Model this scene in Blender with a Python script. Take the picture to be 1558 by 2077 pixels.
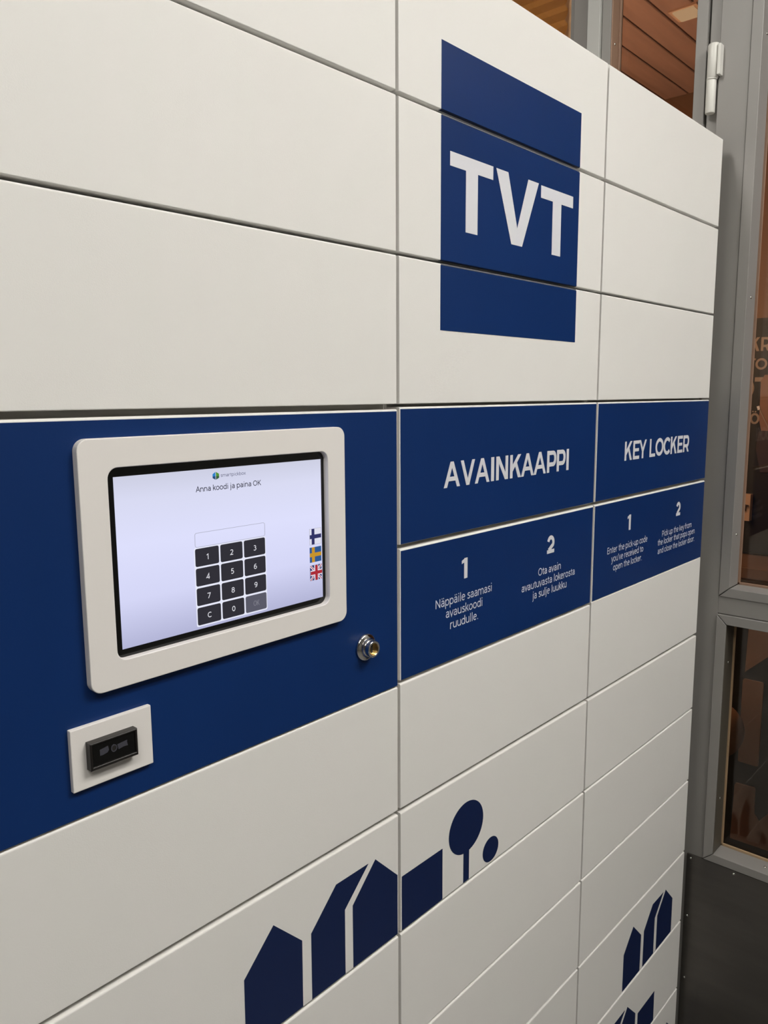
import bpy, bmesh, math
from mathutils import Vector, Matrix

# ------------------------------------------------------------------ clean start
for o in list(bpy.data.objects):
    bpy.data.objects.remove(o, do_unlink=True)
scene = bpy.context.scene
col = scene.collection

# One locker row is 0.15 m high.  All layout numbers below are in rows ("u"):
# x runs along the locker front, y into the locker, z up from the top of the blue row.
S, Z0 = 0.15, 1.485
def W(x, y, z):
    return Vector((x * S, y * S, z * S + Z0))

# ------------------------------------------------------------------ camera
cam_data = bpy.data.cameras.new('camera')
cam_data.sensor_fit = 'HORIZONTAL'
cam_data.sensor_width = 36.0
cam_data.lens = 1600.1 / 1558.0 * 36.0
cam_data.clip_start = 0.01
cam = bpy.data.objects.new('camera', cam_data)
col.objects.link(cam)
cam.location = W(-4.1578, -3.5971, 0.0995)
yaw, pitch, roll = math.radians(-47.926), math.radians(-8.470), math.radians(0.333)
R = Matrix.Rotation(yaw, 3, 'Z') @ Matrix.Rotation(pitch, 3, 'X') @ Matrix.Rotation(roll, 3, 'Y')
rgt, fwd, up = R.col[0], R.col[1], R.col[2]
M = Matrix((rgt, up, -fwd)).transposed()
cam.rotation_euler = M.to_euler()
scene.camera = cam

# ------------------------------------------------------------------ world, exposure
world = bpy.data.worlds.new('world')
world.use_nodes = True
world.node_tree.nodes['Background'].inputs[0].default_value = (1.0, 0.95, 0.88, 1)
world.node_tree.nodes['Background'].inputs[1].default_value = 0.05
scene.world = world
scene.view_settings.view_transform = 'Standard'
scene.view_settings.look = 'None'
scene.view_settings.exposure = 0.0
scene.view_settings.gamma = 1.0
scene.view_settings.use_curve_mapping = False

HALL_LAMP = 33.0       # emission of the hall's ceiling lights
WARM_LAMP = 0.55       # emission of the downlights in the room beyond the glass

# ------------------------------------------------------------------ materials
def lin(c):
    c = c / 255.0
    return c / 12.92 if c <= 0.04045 else ((c + 0.055) / 1.055) ** 2.4
def rgb(r, g, b):
    return (lin(r), lin(g), lin(b), 1.0)

def mat(name, color, rough=0.5, metal=0.0, spec=0.5, noise=0.0, nscale=40.0, bump=0.0, bscale=200.0, stretch=None):
    m = bpy.data.materials.new(name)
    m.use_nodes = True
    nt = m.node_tree
    b = nt.nodes['Principled BSDF']
    b.inputs['Base Color'].default_value = color
    b.inputs['Roughness'].default_value = rough
    b.inputs['Metallic'].default_value = metal
    b.inputs['Specular IOR Level'].default_value = spec
    tc = nt.nodes.new('ShaderNodeTexCoord')
    mp = nt.nodes.new('ShaderNodeMapping')
    nt.links.new(tc.outputs['Object'], mp.inputs['Vector'])
    if stretch:
        mp.inputs['Scale'].default_value = stretch
    if noise > 0:
        n = nt.nodes.new('ShaderNodeTexNoise')
        n.inputs['Scale'].default_value = nscale
        n.inputs['Detail'].default_value = 4.0
        nt.links.new(mp.outputs[0], n.inputs['Vector'])
        mr = nt.nodes.new('ShaderNodeMapRange')
        mr.inputs['From Min'].default_value = 0.25
        mr.inputs['From Max'].default_value = 0.75
        mr.inputs['To Min'].default_value = 1.0 - noise
        mr.inputs['To Max'].default_value = 1.0 + noise
        nt.links.new(n.outputs['Fac'], mr.inputs['Value'])
        mx = nt.nodes.new('ShaderNodeVectorMath')
        mx.operation = 'SCALE'
        mx.inputs[0].default_value = color[:3]
        nt.links.new(mr.outputs[0], mx.inputs['Scale'])
        nt.links.new(mx.outputs[0], b.inputs['Base Color'])
    if bump > 0:
        n2 = nt.nodes.new('ShaderNodeTexNoise')
        n2.inputs['Scale'].default_value = bscale
        n2.inputs['Detail'].default_value = 2.0
        nt.links.new(mp.outputs[0], n2.inputs['Vector'])
        bp = nt.nodes.new('ShaderNodeBump')
        bp.inputs['Strength'].default_value = bump
        bp.inputs['Distance'].default_value = 0.0006
        nt.links.new(n2.outputs['Fac'], bp.inputs['Height'])
        nt.links.new(bp.outputs[0], b.inputs['Normal'])
    return m

def glow(name, color, strength=1.0, rough=0.35, spec=0.2):
    m = bpy.data.materials.new(name)
    m.use_nodes = True
    b = m.node_tree.nodes['Principled BSDF']
    b.inputs['Base Color'].default_value = (0.004, 0.004, 0.005, 1)
    b.inputs['Roughness'].default_value = rough
    b.inputs['Specular IOR Level'].default_value = spec
    b.inputs['Emission Color'].default_value = color
    b.inputs['Emission Strength'].default_value = strength
    return m

def screen_mat():
    m = glow('screen_light', (1, 1, 1, 1))
    nt = m.node_tree
    b = nt.nodes['Principled BSDF']
    tc = nt.nodes.new('ShaderNodeTexCoord')
    sp = nt.nodes.new('ShaderNodeSeparateXYZ')
    rp = nt.nodes.new('ShaderNodeValToRGB')
    nt.links.new(tc.outputs['Generated'], sp.inputs[0])
    nt.links.new(sp.outputs['Z'], rp.inputs['Fac'])
    e = rp.color_ramp.elements
    e[0].position = 0.0; e[0].color = rgb(178, 180, 214)
    e[1].position = 1.0; e[1].color = rgb(204, 206, 226)
    for p, c in ((0.28, rgb(212, 214, 246)), (0.60, rgb(221, 223, 252)), (0.86, rgb(216, 218, 242))):
        k = e.new(p); k.color = c
    nt.links.new(rp.outputs[0], b.inputs['Emission Color'])
    return m

def glass_mat():
    m = bpy.data.materials.new('window_glass')
    m.use_nodes = True
    nt = m.node_tree
    nt.nodes.remove(nt.nodes['Principled BSDF'])
    out = nt.nodes['Material Output']
    tr = nt.nodes.new('ShaderNodeBsdfTransparent')
    tr.inputs[0].default_value = (0.86, 0.80, 0.74, 1)
    gl = nt.nodes.new('ShaderNodeBsdfGlossy')
    gl.inputs['Roughness'].default_value = 0.02
    fr = nt.nodes.new('ShaderNodeFresnel')
    fr.inputs[0].default_value = 1.45
    mx = nt.nodes.new('ShaderNodeMixShader')
    nt.links.new(fr.outputs[0], mx.inputs[0])
    nt.links.new(tr.outputs[0], mx.inputs[1])
    nt.links.new(gl.outputs[0], mx.inputs[2])
    nt.links.new(mx.outputs[0], out.inputs[0])
    return m

MT = {
    'white': mat('door_white_powder_coat', (0.80, 0.785, 0.755, 1), 0.55, spec=0.35, noise=0.012, nscale=6, bump=0.12, bscale=900),
    'body': mat('carcass_paint', (0.62, 0.60, 0.56, 1), 0.6),
    'blue': mat('blue_foil', (0.0030, 0.026, 0.125, 1), 0.45, spec=0.25, noise=0.08, nscale=5, bump=0.10, bscale=700),
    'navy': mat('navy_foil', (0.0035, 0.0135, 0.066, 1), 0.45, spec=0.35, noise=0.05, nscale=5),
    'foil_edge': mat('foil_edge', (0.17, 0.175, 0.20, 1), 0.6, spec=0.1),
    'print': mat('white_print', (0.72, 0.72, 0.76, 1), 0.5),
    'print_soft': mat('pale_print', (0.60, 0.63, 0.76, 1), 0.5),
    'plastic': mat('white_bezel_plastic', (0.82, 0.79, 0.76, 1), 0.45, bump=0.05, bscale=1200),
    'black': mat('black_glass', (0.004, 0.004, 0.004, 1), 0.12),
    'black_plastic': mat('black_plastic', (0.012, 0.010, 0.009, 1), 0.4),
    'lens': mat('scanner_lens', (0.06, 0.06, 0.075, 1), 0.15),
    'chrome': mat('chrome', (0.72, 0.70, 0.68, 1), 0.12, metal=1.0),
    'brass': mat('brass', (0.42, 0.27, 0.09, 1), 0.3, metal=1.0),
    'dark': mat('dark_hole', (0.01, 0.008, 0.006, 1), 0.7),
    'grey': mat('grey_frame_paint', (0.255, 0.243, 0.230, 1), 0.45, noise=0.03, nscale=8, bump=0.10, bscale=600),
    'grey_light': mat('pale_grey_frame', (0.44, 0.44, 0.42, 1), 0.45, noise=0.03, nscale=8, bump=0.10, bscale=600),  # frame grey in a paler tone
    'grey_dark': mat('dark_grey_frame', (0.22, 0.205, 0.193, 1), 0.5, noise=0.03, nscale=8),  # frame grey in a darker tone
    'hinge': mat('hinge_paint', (0.66, 0.65, 0.61, 1), 0.4, bump=0.25, bscale=400),
    'gasket': mat('tan_glazing_gasket', (0.42, 0.29, 0.17, 1), 0.4),
    'bead_brown_reflect': mat('brown_bead_and_reflection', (0.30, 0.185, 0.125, 1), 0.45),  # also paints the warm reflection on the door leaf's reveal
    'reveal_shade': mat('reveal_shade_tone', (0.085, 0.075, 0.058, 1), 0.5),  # dark tone for the shaded reveal of the lower window
    'kick': mat('dark_brushed_steel', (0.13, 0.12, 0.11, 1), 0.36, metal=0.75, noise=0.12, nscale=5, stretch=(1, 1, 6)),
    'screw': mat('bright_screw', (0.85, 0.84, 0.8, 1), 0.25, metal=1.0),
    'glass': glass_mat(),
    'wood': mat('red_brown_plank', (0.36, 0.215, 0.170, 1), 0.45, noise=0.22, nscale=14, stretch=(0.15, 2.0, 2.0)),
    'brown_wall': mat('brown_wall', (0.165, 0.085, 0.045, 1), 0.6, noise=0.06, nscale=3),
    'amber': mat('amber_blind', (0.46, 0.27, 0.10, 1), 0.7, noise=0.10, nscale=6),
    'cream': mat('cream_blind_edge', (0.90, 0.80, 0.62, 1), 0.7),
    'poster': mat('poster_black', (0.006, 0.006, 0.006, 1), 0.6),
    'poster_print': mat('poster_tan_print', (0.31, 0.235, 0.19, 1), 0.6),
    'skin_print': mat('poster_brown_print', (0.25, 0.135, 0.09, 1), 0.6),
    'plum_print': mat('poster_plum_print', (0.045, 0.030, 0.030, 1), 0.6),
    'tan': mat('tan_panel', (0.36, 0.20, 0.115, 1), 0.6, noise=0.05, nscale=6),
    'stand_black': mat('stand_black', (0.008, 0.007, 0.006, 1), 0.5),
    'plate': mat('pale_plate', (0.60, 0.40, 0.29, 1), 0.5),
    'dark_red': mat('dark_handle', (0.03, 0.010, 0.008, 1), 0.4),
    'floor': mat('stone_floor', (0.17, 0.165, 0.155, 1), 0.4, noise=0.15, nscale=30),
    'wallpaint': mat('hall_wall_paint', (0.24, 0.235, 0.22, 1), 0.7, noise=0.02, nscale=4),
    'ceilpaint': mat('hall_ceiling_paint', (0.72, 0.71, 0.67, 1), 0.8),
    'lampbody': mat('lamp_housing', (0.6, 0.6, 0.58, 1), 0.5),
    'hall_lamp': glow('hall_lamp_diffuser', (1.0, 0.97, 0.915, 1), HALL_LAMP),
    'warm_lamp': glow('downlight_diffuser', (1.0, 0.70, 0.42, 1), WARM_LAMP),
    'screen': screen_mat(),
    'key': glow('key_dark', rgb(45, 44, 52), 1.0),
    'key_pale': glow('key_greyed', rgb(88, 88, 102), 1.0),
    'key_text': glow('key_text', rgb(222, 222, 230), 1.0),
    'key_text_grey': glow('key_text_greyed', rgb(128, 128, 140), 1.0),
    'key_frame': glow('key_frame', rgb(232, 234, 250), 1.0),
    'scr_text': glow('screen_text', rgb(38, 40, 56), 1.0),
    'scr_logo': glow('screen_logo_text', rgb(112, 114, 140), 1.0),
    'scr_line': glow('screen_line', rgb(176, 178, 196), 1.0),
    'f_white': glow('flag_white', rgb(222, 222, 238), 1.0),
    'f_navy': glow('flag_navy', rgb(44, 46, 98), 1.0),
    'f_blue': glow('flag_blue', rgb(42, 86, 142), 1.0),
    'f_yellow': glow('flag_yellow', rgb(196, 146, 38), 1.0),
    'f_red': glow('flag_red', rgb(170, 40, 52), 1.0),
    'l_blue': glow('logo_blue', rgb(40, 128, 200), 1.0),
    'l_deep': glow('logo_deep_blue', rgb(34, 74, 120), 1.0),
    'l_green': glow('logo_green', rgb(84, 144, 52), 1.0),
    'l_dgreen': glow('logo_dark_green', rgb(52, 92, 56), 1.0),
}

# the blind lets lamp light through
_m = MT['amber']; _nt = _m.node_tree
_b = _nt.nodes['Principled BSDF']; _o = _nt.nodes['Material Output']
_t = _nt.nodes.new('ShaderNodeBsdfTranslucent'); _t.inputs[0].default_value = (0.85, 0.68, 0.40, 1)
_x = _nt.nodes.new('ShaderNodeMixShader'); _x.inputs[0].default_value = 0.6
_nt.links.new(_b.outputs[0], _x.inputs[1]); _nt.links.new(_t.outputs[0], _x.inputs[2]); _nt.links.new(_x.outputs[0], _o.inputs[0])

_m = MT['cream']; _nt = _m.node_tree
_b = _nt.nodes['Principled BSDF']; _o = _nt.nodes['Material Output']
_t = _nt.nodes.new('ShaderNodeBsdfTranslucent'); _t.inputs[0].default_value = (1.0, 0.95, 0.85, 1)
_x = _nt.nodes.new('ShaderNodeMixShader'); _x.inputs[0].default_value = 0.8
_nt.links.new(_b.outputs[0], _x.inputs[1]); _nt.links.new(_t.outputs[0], _x.inputs[2]); _nt.links.new(_x.outputs[0], _o.inputs[0])

# ------------------------------------------------------------------ helpers
WL = {}                                    # world position of each object's origin
def link(o, loc, parent):
    col.objects.link(o)
    loc = Vector(loc)
    if parent is not None:
        o.parent = parent
        o.location = loc - WL[parent.name]
    else:
        o.location = loc
    WL[o.name] = loc
    return o
def tag(o, label=None, cat=None, group=None, kind=None):
    if label: o['label'] = label
    if cat: o['category'] = cat
    if group: o['group'] = group
    if kind: o['kind'] = kind
    return o
def thing(name, loc, label, cat, group=None, kind=None):
    o = bpy.data.objects.new(name, None)
    o.empty_display_size = 0.05
    link(o, loc, None)
    return tag(o, label, cat, group, kind)
def mesh_obj(name, verts, faces, mats, parent=None, mi=None, smooth=False):
    """verts in world metres -> object with its origin at the middle of its box"""
    lo = Vector([min(v[i] for v in verts) for i in range(3)])
    hi = Vector([max(v[i] for v in verts) for i in range(3)])
    c = (lo + hi) / 2
    me = bpy.data.meshes.new(name)
    me.from_pydata([tuple(Vector(v) - c) for v in verts], [], faces)
    if not isinstance(mats, (list, tuple)): mats = [mats]
    for k in mats: me.materials.append(MT[k])
    if mi:
        for p, i in zip(me.polygons, mi): p.material_index = i
    if smooth:
        for p in me.polygons: p.use_smooth = True
    me.update()
    return link(bpy.data.objects.new(name, me), c, parent)
def bm_obj(name, bm, mats, parent=None, smooth=False):
    bmesh.ops.recalc_face_normals(bm, faces=bm.faces)
    bm.verts.index_update()
    v = [p.co.copy() for p in bm.verts]
    f = [[q.index for q in p.verts] for p in bm.faces]
    bm.free()
    return mesh_obj(name, v, f, mats, parent, smooth=smooth)
def box(name, x0, x1, y0, y1, z0, z1, m, parent=None, bevel=0.0, seg=2):
    """box given in u, bevel in metres"""
    bm = bmesh.new()
    bmesh.ops.create_cube(bm, size=1.0)
    a, b = W(min(x0, x1), min(y0, y1), min(z0, z1)), W(max(x0, x1), max(y0, y1), max(z0, z1))
    for v in bm.verts:
        v.co = Vector([a[i] + (v.co[i] + 0.5) * (b[i] - a[i]) for i in range(3)])
    if bevel > 0:
        bmesh.ops.bevel(bm, geom=list(bm.edges), offset=bevel, segments=seg, profile=0.5, affect='EDGES')
    return bm_obj(name, bm, m, parent)
def plate(name, polys, yf, th, m, parent=None, mi=None, at_x=None):
    """flat pieces: polygons in (x,z) u extruded from y=yf+th back face to front y=yf (u).
    with at_x given, polygons are (y,z) and the front faces -x at that x"""
    V, F, MI = [], [], []
    for k, p in enumerate(polys):
        n = len(p); b = len(V)
        e = (k % 7) * 0.00012                                  # pieces that overlap never share a plane
        if at_x is None:
            V += [W(a, yf - e, z) for a, z in p] + [W(a, yf + th, z) for a, z in p]
        else:
            V += [W(at_x - 8 * e, a, z) for a, z in p] + [W(at_x + th, a, z) for a, z in p]
        F.append(list(range(b, b + n))); F.append(list(range(b + 2 * n - 1, b + n - 1, -1)))
        for i in range(n):
            j = (i + 1) % n
            F.append([b + i, b + n + i, b + n + j, b + j])
        if mi: MI += [mi[k]] * (n + 2)
    bm = bmesh.new()
    vs = [bm.verts.new(v) for v in V]
    for k, f in enumerate(F):
        fc = bm.faces.new([vs[i] for i in f])
        if mi: fc.material_index = MI[k]
    bmesh.ops.recalc_face_normals(bm, faces=bm.faces)
    bm.verts.index_update()
    v = [q.co.copy() for q in bm.verts]
    f = [[q.index for q in p.verts] for p in bm.faces]
    idx = [p.material_index for p in bm.faces]
    bm.free()
    return mesh_obj(name, v, f, m, parent, mi=idx if mi else None)
def rect(x0, x1, z0, z1):
    return [(x0, z0), (x1, z0), (x1, z1), (x0, z1)]
def rrect(x0, x1, z0, z1, r, n=6):
    out = []
    for cx, cz, a0 in ((x1 - r, z1 - r, 0), (x0 + r, z1 - r, 90), (x0 + r, z0 + r, 180), (x1 - r, z0 + r, 270)):
        for i in range(n + 1):
            a = math.radians(a0 + 90.0 * i / n)
            out.append((cx + r * math.cos(a), cz + r * math.sin(a)))
    return out
def ellipse(cx, cz, rx, rz, n=48, a0=0, a1=360, closed=True):
    k = n if closed else n + 1
    return [(cx + rx * math.cos(math.radians(a0 + (a1 - a0) * i / n)), cz + rz * math.sin(math.radians(a0 + (a1 - a0) * i / n))) for i in range(k)]
def lathe(name, cx, cz, prof, m, parent=None, n=40, axis='Y'):
    """prof: list of (r, t) u; axis Y: t is y.  axis Z: cx,cz are x,y and t is z"""
    V, F = [], []
    for r, t in prof:
        for i in range(n):
            a = 2 * math.pi * i / n
            if axis == 'Y': V.append(W(cx + r * math.cos(a), t, cz + r * math.sin(a)))
            else: V.append(W(cx + r * math.cos(a), cz + r * math.sin(a), t))
    for k in range(len(prof) - 1):
        for i in range(n):
            j = (i + 1) % n
            F.append([k * n + i, k * n + j, (k + 1) * n + j, (k + 1) * n + i])
    F.append(list(range(n)))
    F.append([(len(prof) - 1) * n + i for i in range(n)])
    bm = bmesh.new()
    vs = [bm.verts.new(v) for v in V]
    for f in F: bm.faces.new([vs[i] for i in f])
    o = bm_obj(name, bm, m, parent)
    for p in o.data.polygons: p.use_smooth = len(p.vertices) == 4
    return o

# --- drawn capitals and figures: strokes as flat quads in a box x0..x1, z0..z1
def strip(pts, s, closed=False):
    """constant-width strip round a polyline -> quads"""
    P = [Vector(p) for p in pts]
    n = len(P); L, Rr = [], []
    for i in range(n):
        if closed: a, b = P[i - 1], P[(i + 1) % n]
        else: a, b = P[max(i - 1, 0)], P[min(i + 1, n - 1)]
        d1 = (P[i] - a); d2 = (b - P[i])
        d1 = d1.normalized() if d1.length > 1e-9 else d2.normalized()
        d2 = d2.normalized() if d2.length > 1e-9 else d1
        t = (d1 + d2).normalized()
        nrm = Vector((-t.y, t.x))
        k = (s / 2) / max(0.4, abs(nrm.dot(Vector((-d1.y, d1.x)))))
        L.append(P[i] + nrm * k); Rr.append(P[i] - nrm * k)
    q = []
    m = n if closed else n - 1
    for i in range(m):
        j = (i + 1) % n
        q.append([tuple(L[i]), tuple(L[j]), tuple(Rr[j]), tuple(Rr[i])])
    return q
def glyph(ch, x0, x1, z0, z1, s):
    w, h = x1 - x0, z1 - z0
    def T(p): return [(x0 + a, z0 + b) for a, b in p]
    f = s * 0.98
    if ch in 'AV':
        Q = [[(0, 0), (f, 0), (w / 2 + f / 2, h), (w / 2 - f / 2, h)], [(w, 0), (w - f, 0), (w / 2 - f / 2, h), (w / 2 + f / 2, h)]]
        if ch == 'A':
            i0 = f * 0.5 + w / 2 * 0.24
            Q.append([(i0, h * 0.245), (w - i0, h * 0.245), (w - i0 - 0.02 * w, h * 0.245 + s * 0.85), (i0 + 0.02 * w, h * 0.245 + s * 0.85)])
        else:
            Q = [[(a, h - b) for a, b in p] for p in Q]
    elif ch == 'I': Q = [rect(0, w, 0, h)]
    elif ch == 'L': Q = [rect(0, s, 0, h), rect(s, w, 0, s * 0.9)]
    elif ch == 'T': Q = [rect(0, w, h - s * 0.9, h), rect(w / 2 - s / 2, w / 2 + s / 2, 0, h - s * 0.9)]
    elif ch == 'E': Q = [rect(0, s, 0, h), rect(s, w, 0, s * 0.9), rect(s, w * 0.92, h / 2 - s * 0.43, h / 2 + s * 0.43), rect(s, w, h - s * 0.9, h)]
    elif ch == 'N': Q = [rect(0, s, 0, h), rect(w - s, w, 0, h), [(0, h), (s * 1.15, h), (w, 0), (w - s * 1.15, 0)]]
    elif ch == 'K': Q = [rect(0, s, 0, h), [(s, h * 0.28), (s, h * 0.28 + s * 1.45), (w - s * 1.25, h), (w * 0.985, h)], [(w * 0.40, h * 0.60), (w * 0.40 + s * 0.9, h * 0.66), (w, 0), (w - s * 1.2, 0)]]
    elif ch == 'Y': Q = [rect(w / 2 - s / 2, w / 2 + s / 2, 0, h * 0.42), [(0, h), (f, h), (w / 2 + s / 2, h * 0.40), (w / 2 - s / 2, h * 0.38)], [(w, h), (w - f, h), (w / 2 - s / 2, h * 0.40), (w / 2 + s / 2, h * 0.38)]]
    elif ch in 'OQ': Q = strip(ellipse(w / 2, h / 2, w / 2 - s / 2, h / 2 - s / 2, 36), s, True)
    elif ch == 'C': Q = strip(ellipse(w * 0.53, h / 2, w * 0.53 - s / 2, h / 2 - s / 2, 32, 42, 318, False), s)
    elif ch in 'PR':
        b = h * 0.365
        zc = h - b + 0.0
        path = [(s, h - s / 2), (w - b * 0.80, h - s / 2)] + [(w - b * 0.80 + (b * 0.80 - s / 2) * math.sin(math.radians(a)), zc + (b - s / 2) * math.cos(math.radians(a))) for a in range(15, 180, 15)] + [(w - b * 0.80, zc - b + s / 2), (s, zc - b + s / 2)]
        Q = [rect(0, s, 0, h)] + strip(path, s * 0.95)
        if ch == 'R': Q.append([(w * 0.50, h * 0.30), (w * 0.50 + s * 1.15, h * 0.30), (w, 0), (w - s * 1.2, 0)])
    elif ch == '1': Q = [rect(w - s, w, 0, h), [(0, h * 0.74), (0, h * 0.90), (w - s * 0.6, h), (w - s * 0.2, h), (w - s, h * 0.80)]]
    elif ch == '2':
        r = w / 2
        path = [(w / 2 + (r - s / 2) * math.cos(math.radians(a)), h - r * 1.04 + (r * 1.04 - s / 2) * math.sin(math.radians(a))) for a in range(165, -41, -15)] + [(s * 0.75, s * 0.8)]
        Q = strip(path, s) + [rect(0, w, 0, s * 0.92)]
    return [T(p) for p in Q]

def arc(cx, cy, rx, ry, a0, a1, n=12):
    return [(cx + rx * math.cos(math.radians(a0 + (a1 - a0) * i / n)), cy + ry * math.sin(math.radians(a0 + (a1 - a0) * i / n))) for i in range(n + 1)]
def oval(cx, cy, rx, ry): return arc(cx, cy, rx, ry, 0, 360, 24)
def dot(x, y): return [(x, y - 0.045), (x, y + 0.045)]
ARCH = lambda x, w: [(x, 0.33)] + arc(x + w / 2, 0.315, w / 2, 0.18, 170, 0, 12) + [(x + w, 0)]
AA = [[(.10, .440)] + arc(.27, .345, .17, .15, 115, 0) + [(.44, 0)], [(.44, .300), (.30, .292)] + arc(.25, .165, .165, .127, 90, 270) + [(.35, .07), (.44, .16)]]
# centre lines of a plain sans: glyph -> (advance, strokes), x-height .54, capitals .71
FONT = {
 'a': (.55, AA), '\u00e4': (.55, AA + [dot(.17, .68), dot(.37, .68)]),
 'b': (.61, [[(.095, 0), (.095, .76)], oval(.315, .267, .22, .23)]), 'c': (.48, [arc(.29, .267, .21, .23, 48, 312, 18)]),
 'd': (.61, [[(.50, 0), (.50, .76)], oval(.285, .267, .215, .23)]), 'e': (.56, [[(.08, .285), (.495, .285)], arc(.287, .267, .21, .23, 5, 312, 20)]),
 'f': (.34, [[(.15, 0), (.15, .60)] + arc(.29, .60, .14, .12, 165, 75, 6), [(.03, .495), (.32, .495)]]),
 'h': (.60, [[(.095, 0), (.095, .76)], ARCH(.095, .40)]), 'i': (.26, [[(.13, 0), (.13, .535)], dot(.13, .70)]),
 'j': (.26, [[(.13, .535), (.13, -.10)] + arc(.03, -.10, .10, .10, -15, -100, 6), dot(.13, .70)]),
 'k': (.50, [[(.095, 0), (.095, .76)], [(.43, .535), (.13, .225)], [(.22, .31), (.47, 0)]]),
 'l': (.26, [[(.13, 0), (.13, .76)]]), 'm': (.92, [[(.095, 0), (.095, .535)], ARCH(.095, .365), ARCH(.46, .365)]),
 'n': (.60, [[(.095, 0), (.095, .535)], ARCH(.095, .40)]), 'o': (.60, [oval(.30, .267, .228, .23)]),
 'p': (.61, [[(.095, -.24), (.095, .535)], oval(.315, .267, .22, .23)]), 'r': (.41, [[(.095, 0), (.095, .535)], [(.095, .30)] + arc(.32, .30, .225, .195, 165, 80, 8)]),
 's': (.47, [[(.40, .455), (.33, .485), (.24, .497), (.15, .475), (.105, .41), (.13, .345), (.22, .30), (.32, .255), (.395, .20), (.40, .12), (.34, .06), (.24, .038), (.15, .05), (.07, .085)]]),
 't': (.37, [[(.185, .66), (.185, .17)] + arc(.29, .17, .105, .13, 190, 285, 6), [(.04, .495), (.335, .495)]]),
 'u': (.60, [[(.50, 0), (.50, .535)], [(.095, .535)] + arc(.297, .22, .202, .18, 180, 350, 12)]), 'v': (.50, [[(.03, .535), (.25, .02), (.47, .535)]]),
 'x': (.52, [[(.05, 0), (.47, .535)], [(.05, .535), (.47, 0)]]), 'y': (.50, [[(.03, .535), (.26, .03)], [(.48, .535), (.25, -.03), (.19, -.15), (.12, -.20), (.03, -.20)]]),
 'A': (.64, [[(.03, 0), (.32, .69), (.61, 0)], [(.14, .24), (.50, .24)]]), 'C': (.63, [arc(.38, .357, .30, .315, 48, 312, 22)]), 'E': (.56, [[(.50, .04), (.12, .04), (.12, .674), (.50, .674)], [(.12, .37), (.47, .37)]]),
 'K': (.62, [[(.12, 0), (.12, .714)], [(.57, .714), (.15, .28)], [(.26, .40), (.60, 0)]]), 'N': (.75, [[(.12, 0), (.12, .714)], [(.12, .69), (.63, .03)], [(.63, 0), (.63, .714)]]),
 'O': (.78, [oval(.39, .357, .32, .32)]), 'P': (.60, [[(.12, 0), (.12, .714)], [(.12, .674), (.30, .674)] + arc(.30, .487, .215, .187, 90, -90, 12) + [(.12, .30)]]),
 '0': (.57, [oval(.285, .357, .21, .315)]), '1': (.57, [[(.09, .57), (.31, .70), (.31, 0)]]), '2': (.57, [arc(.27, .50, .20, .17, 150, -35, 12) + [(.09, .04), (.50, .04)]]),
 '3': (.57, [arc(.26, .53, .17, .145, 140, -90, 12), arc(.26, .21, .21, .17, 90, -145, 14)]), '4': (.57, [[(.41, 0), (.41, .70), (.05, .19), (.54, .19)]]),
 '5': (.57, [[(.46, .674), (.15, .674), (.12, .40)] + arc(.26, .23, .21, .19, 115, -145, 14)]), '6': (.57, [oval(.29, .225, .205, .185), [(.085, .24), (.10, .42), (.17, .57), (.28, .65), (.44, .67)]]),
 '7': (.57, [[(.05, .674), (.50, .674), (.20, 0)]]), '8': (.57, [oval(.285, .525, .17, .15), oval(.285, .207, .21, .17)]),
 '9': (.57, [oval(.28, .49, .205, .185), [(.485, .475), (.47, .29), (.40, .14), (.29, .06), (.13, .045)]]),
 '.': (.26, [dot(.13, .045)]), '-': (.32, [[(.04, .26), (.28, .26)]]), '\u2019': (.20, [[(.12, .71), (.07, .53)]]), ' ': (.26, []),
}
def font_text(name, body, x0, x1, zb, size, m, yf, parent, weight=0.09):
    """a line of print drawn from centre lines: baseline zb, stretched to the width x0..x1, size in u"""
    adv, runs = 0.0, []
    for ch in body:
        w, st = FONT[ch]
        runs += [[(adv + a, b) for a, b in p] for p in st]
        adv += w
    xs = [a for p in runs for a, b in p]
    sw = weight * size
    k = (x1 - x0 - sw) / max(1e-6, max(xs) - min(xs)) if len(body) > 1 else size
    cx = (min(xs) + max(xs)) / 2
    mid = (x0 + x1) / 2
    V, F = [], []
    for r, p in enumerate(runs):
        q = [(mid + (a - cx) * k, zb + b * size) for a, b in p]
        closed = len(q) > 8 and (Vector(q[0]) - Vector(q[-1])).length < 1e-6
        if closed: q = q[:-1]
        for i, quad in enumerate(strip(q, sw, closed)):
            e = (r % 5) * 0.0001
            F.append([len(V) + t for t in (0, 1, 2, 3)])
            V += [W(a, yf - e, b) for a, b in quad]
    return mesh_obj(name, V, F, m, parent)

# ================================================================== the setting
XW = 6.0                                                        # glazed wall at the locker's end
HX0, HX1, HY0, HY1 = -28.0, 18.33, -23.0, 7.2                   # hall and the room beyond, u
ZF, ZC = -9.9, 9.1                                              # floor and hall ceiling
def struct(o, label, cat): return tag(o, label, cat, kind='structure')
struct(box('floor', HX0, HX1 + 0.5, HY0, HY1, ZF - 0.6, ZF, 'floor'), 'speckled grey stone floor under the lockers', 'floor')
struct(box('ceiling', HX0, XW + 0.2, HY0, HY1, ZC, ZC + 0.5, 'ceilpaint'), 'plain white hall ceiling above the lockers', 'ceiling')
struct(box('wall_back', HX0, XW - 0.02, HY1, HY1 + 0.6, ZF, ZC, 'wallpaint'), 'pale painted wall behind the lockers', 'wall')
struct(box('wall_front', HX0, HX1 + 0.5, HY0 - 0.6, HY0, ZF, ZC, 'wallpaint'), 'pale painted wall across the hall from the lockers', 'wall')
struct(box('wall_left', HX0 - 0.6, HX0, HY0, HY1, ZF, ZC, 'wallpaint'), 'pale painted end wall of the hall', 'wall')

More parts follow.
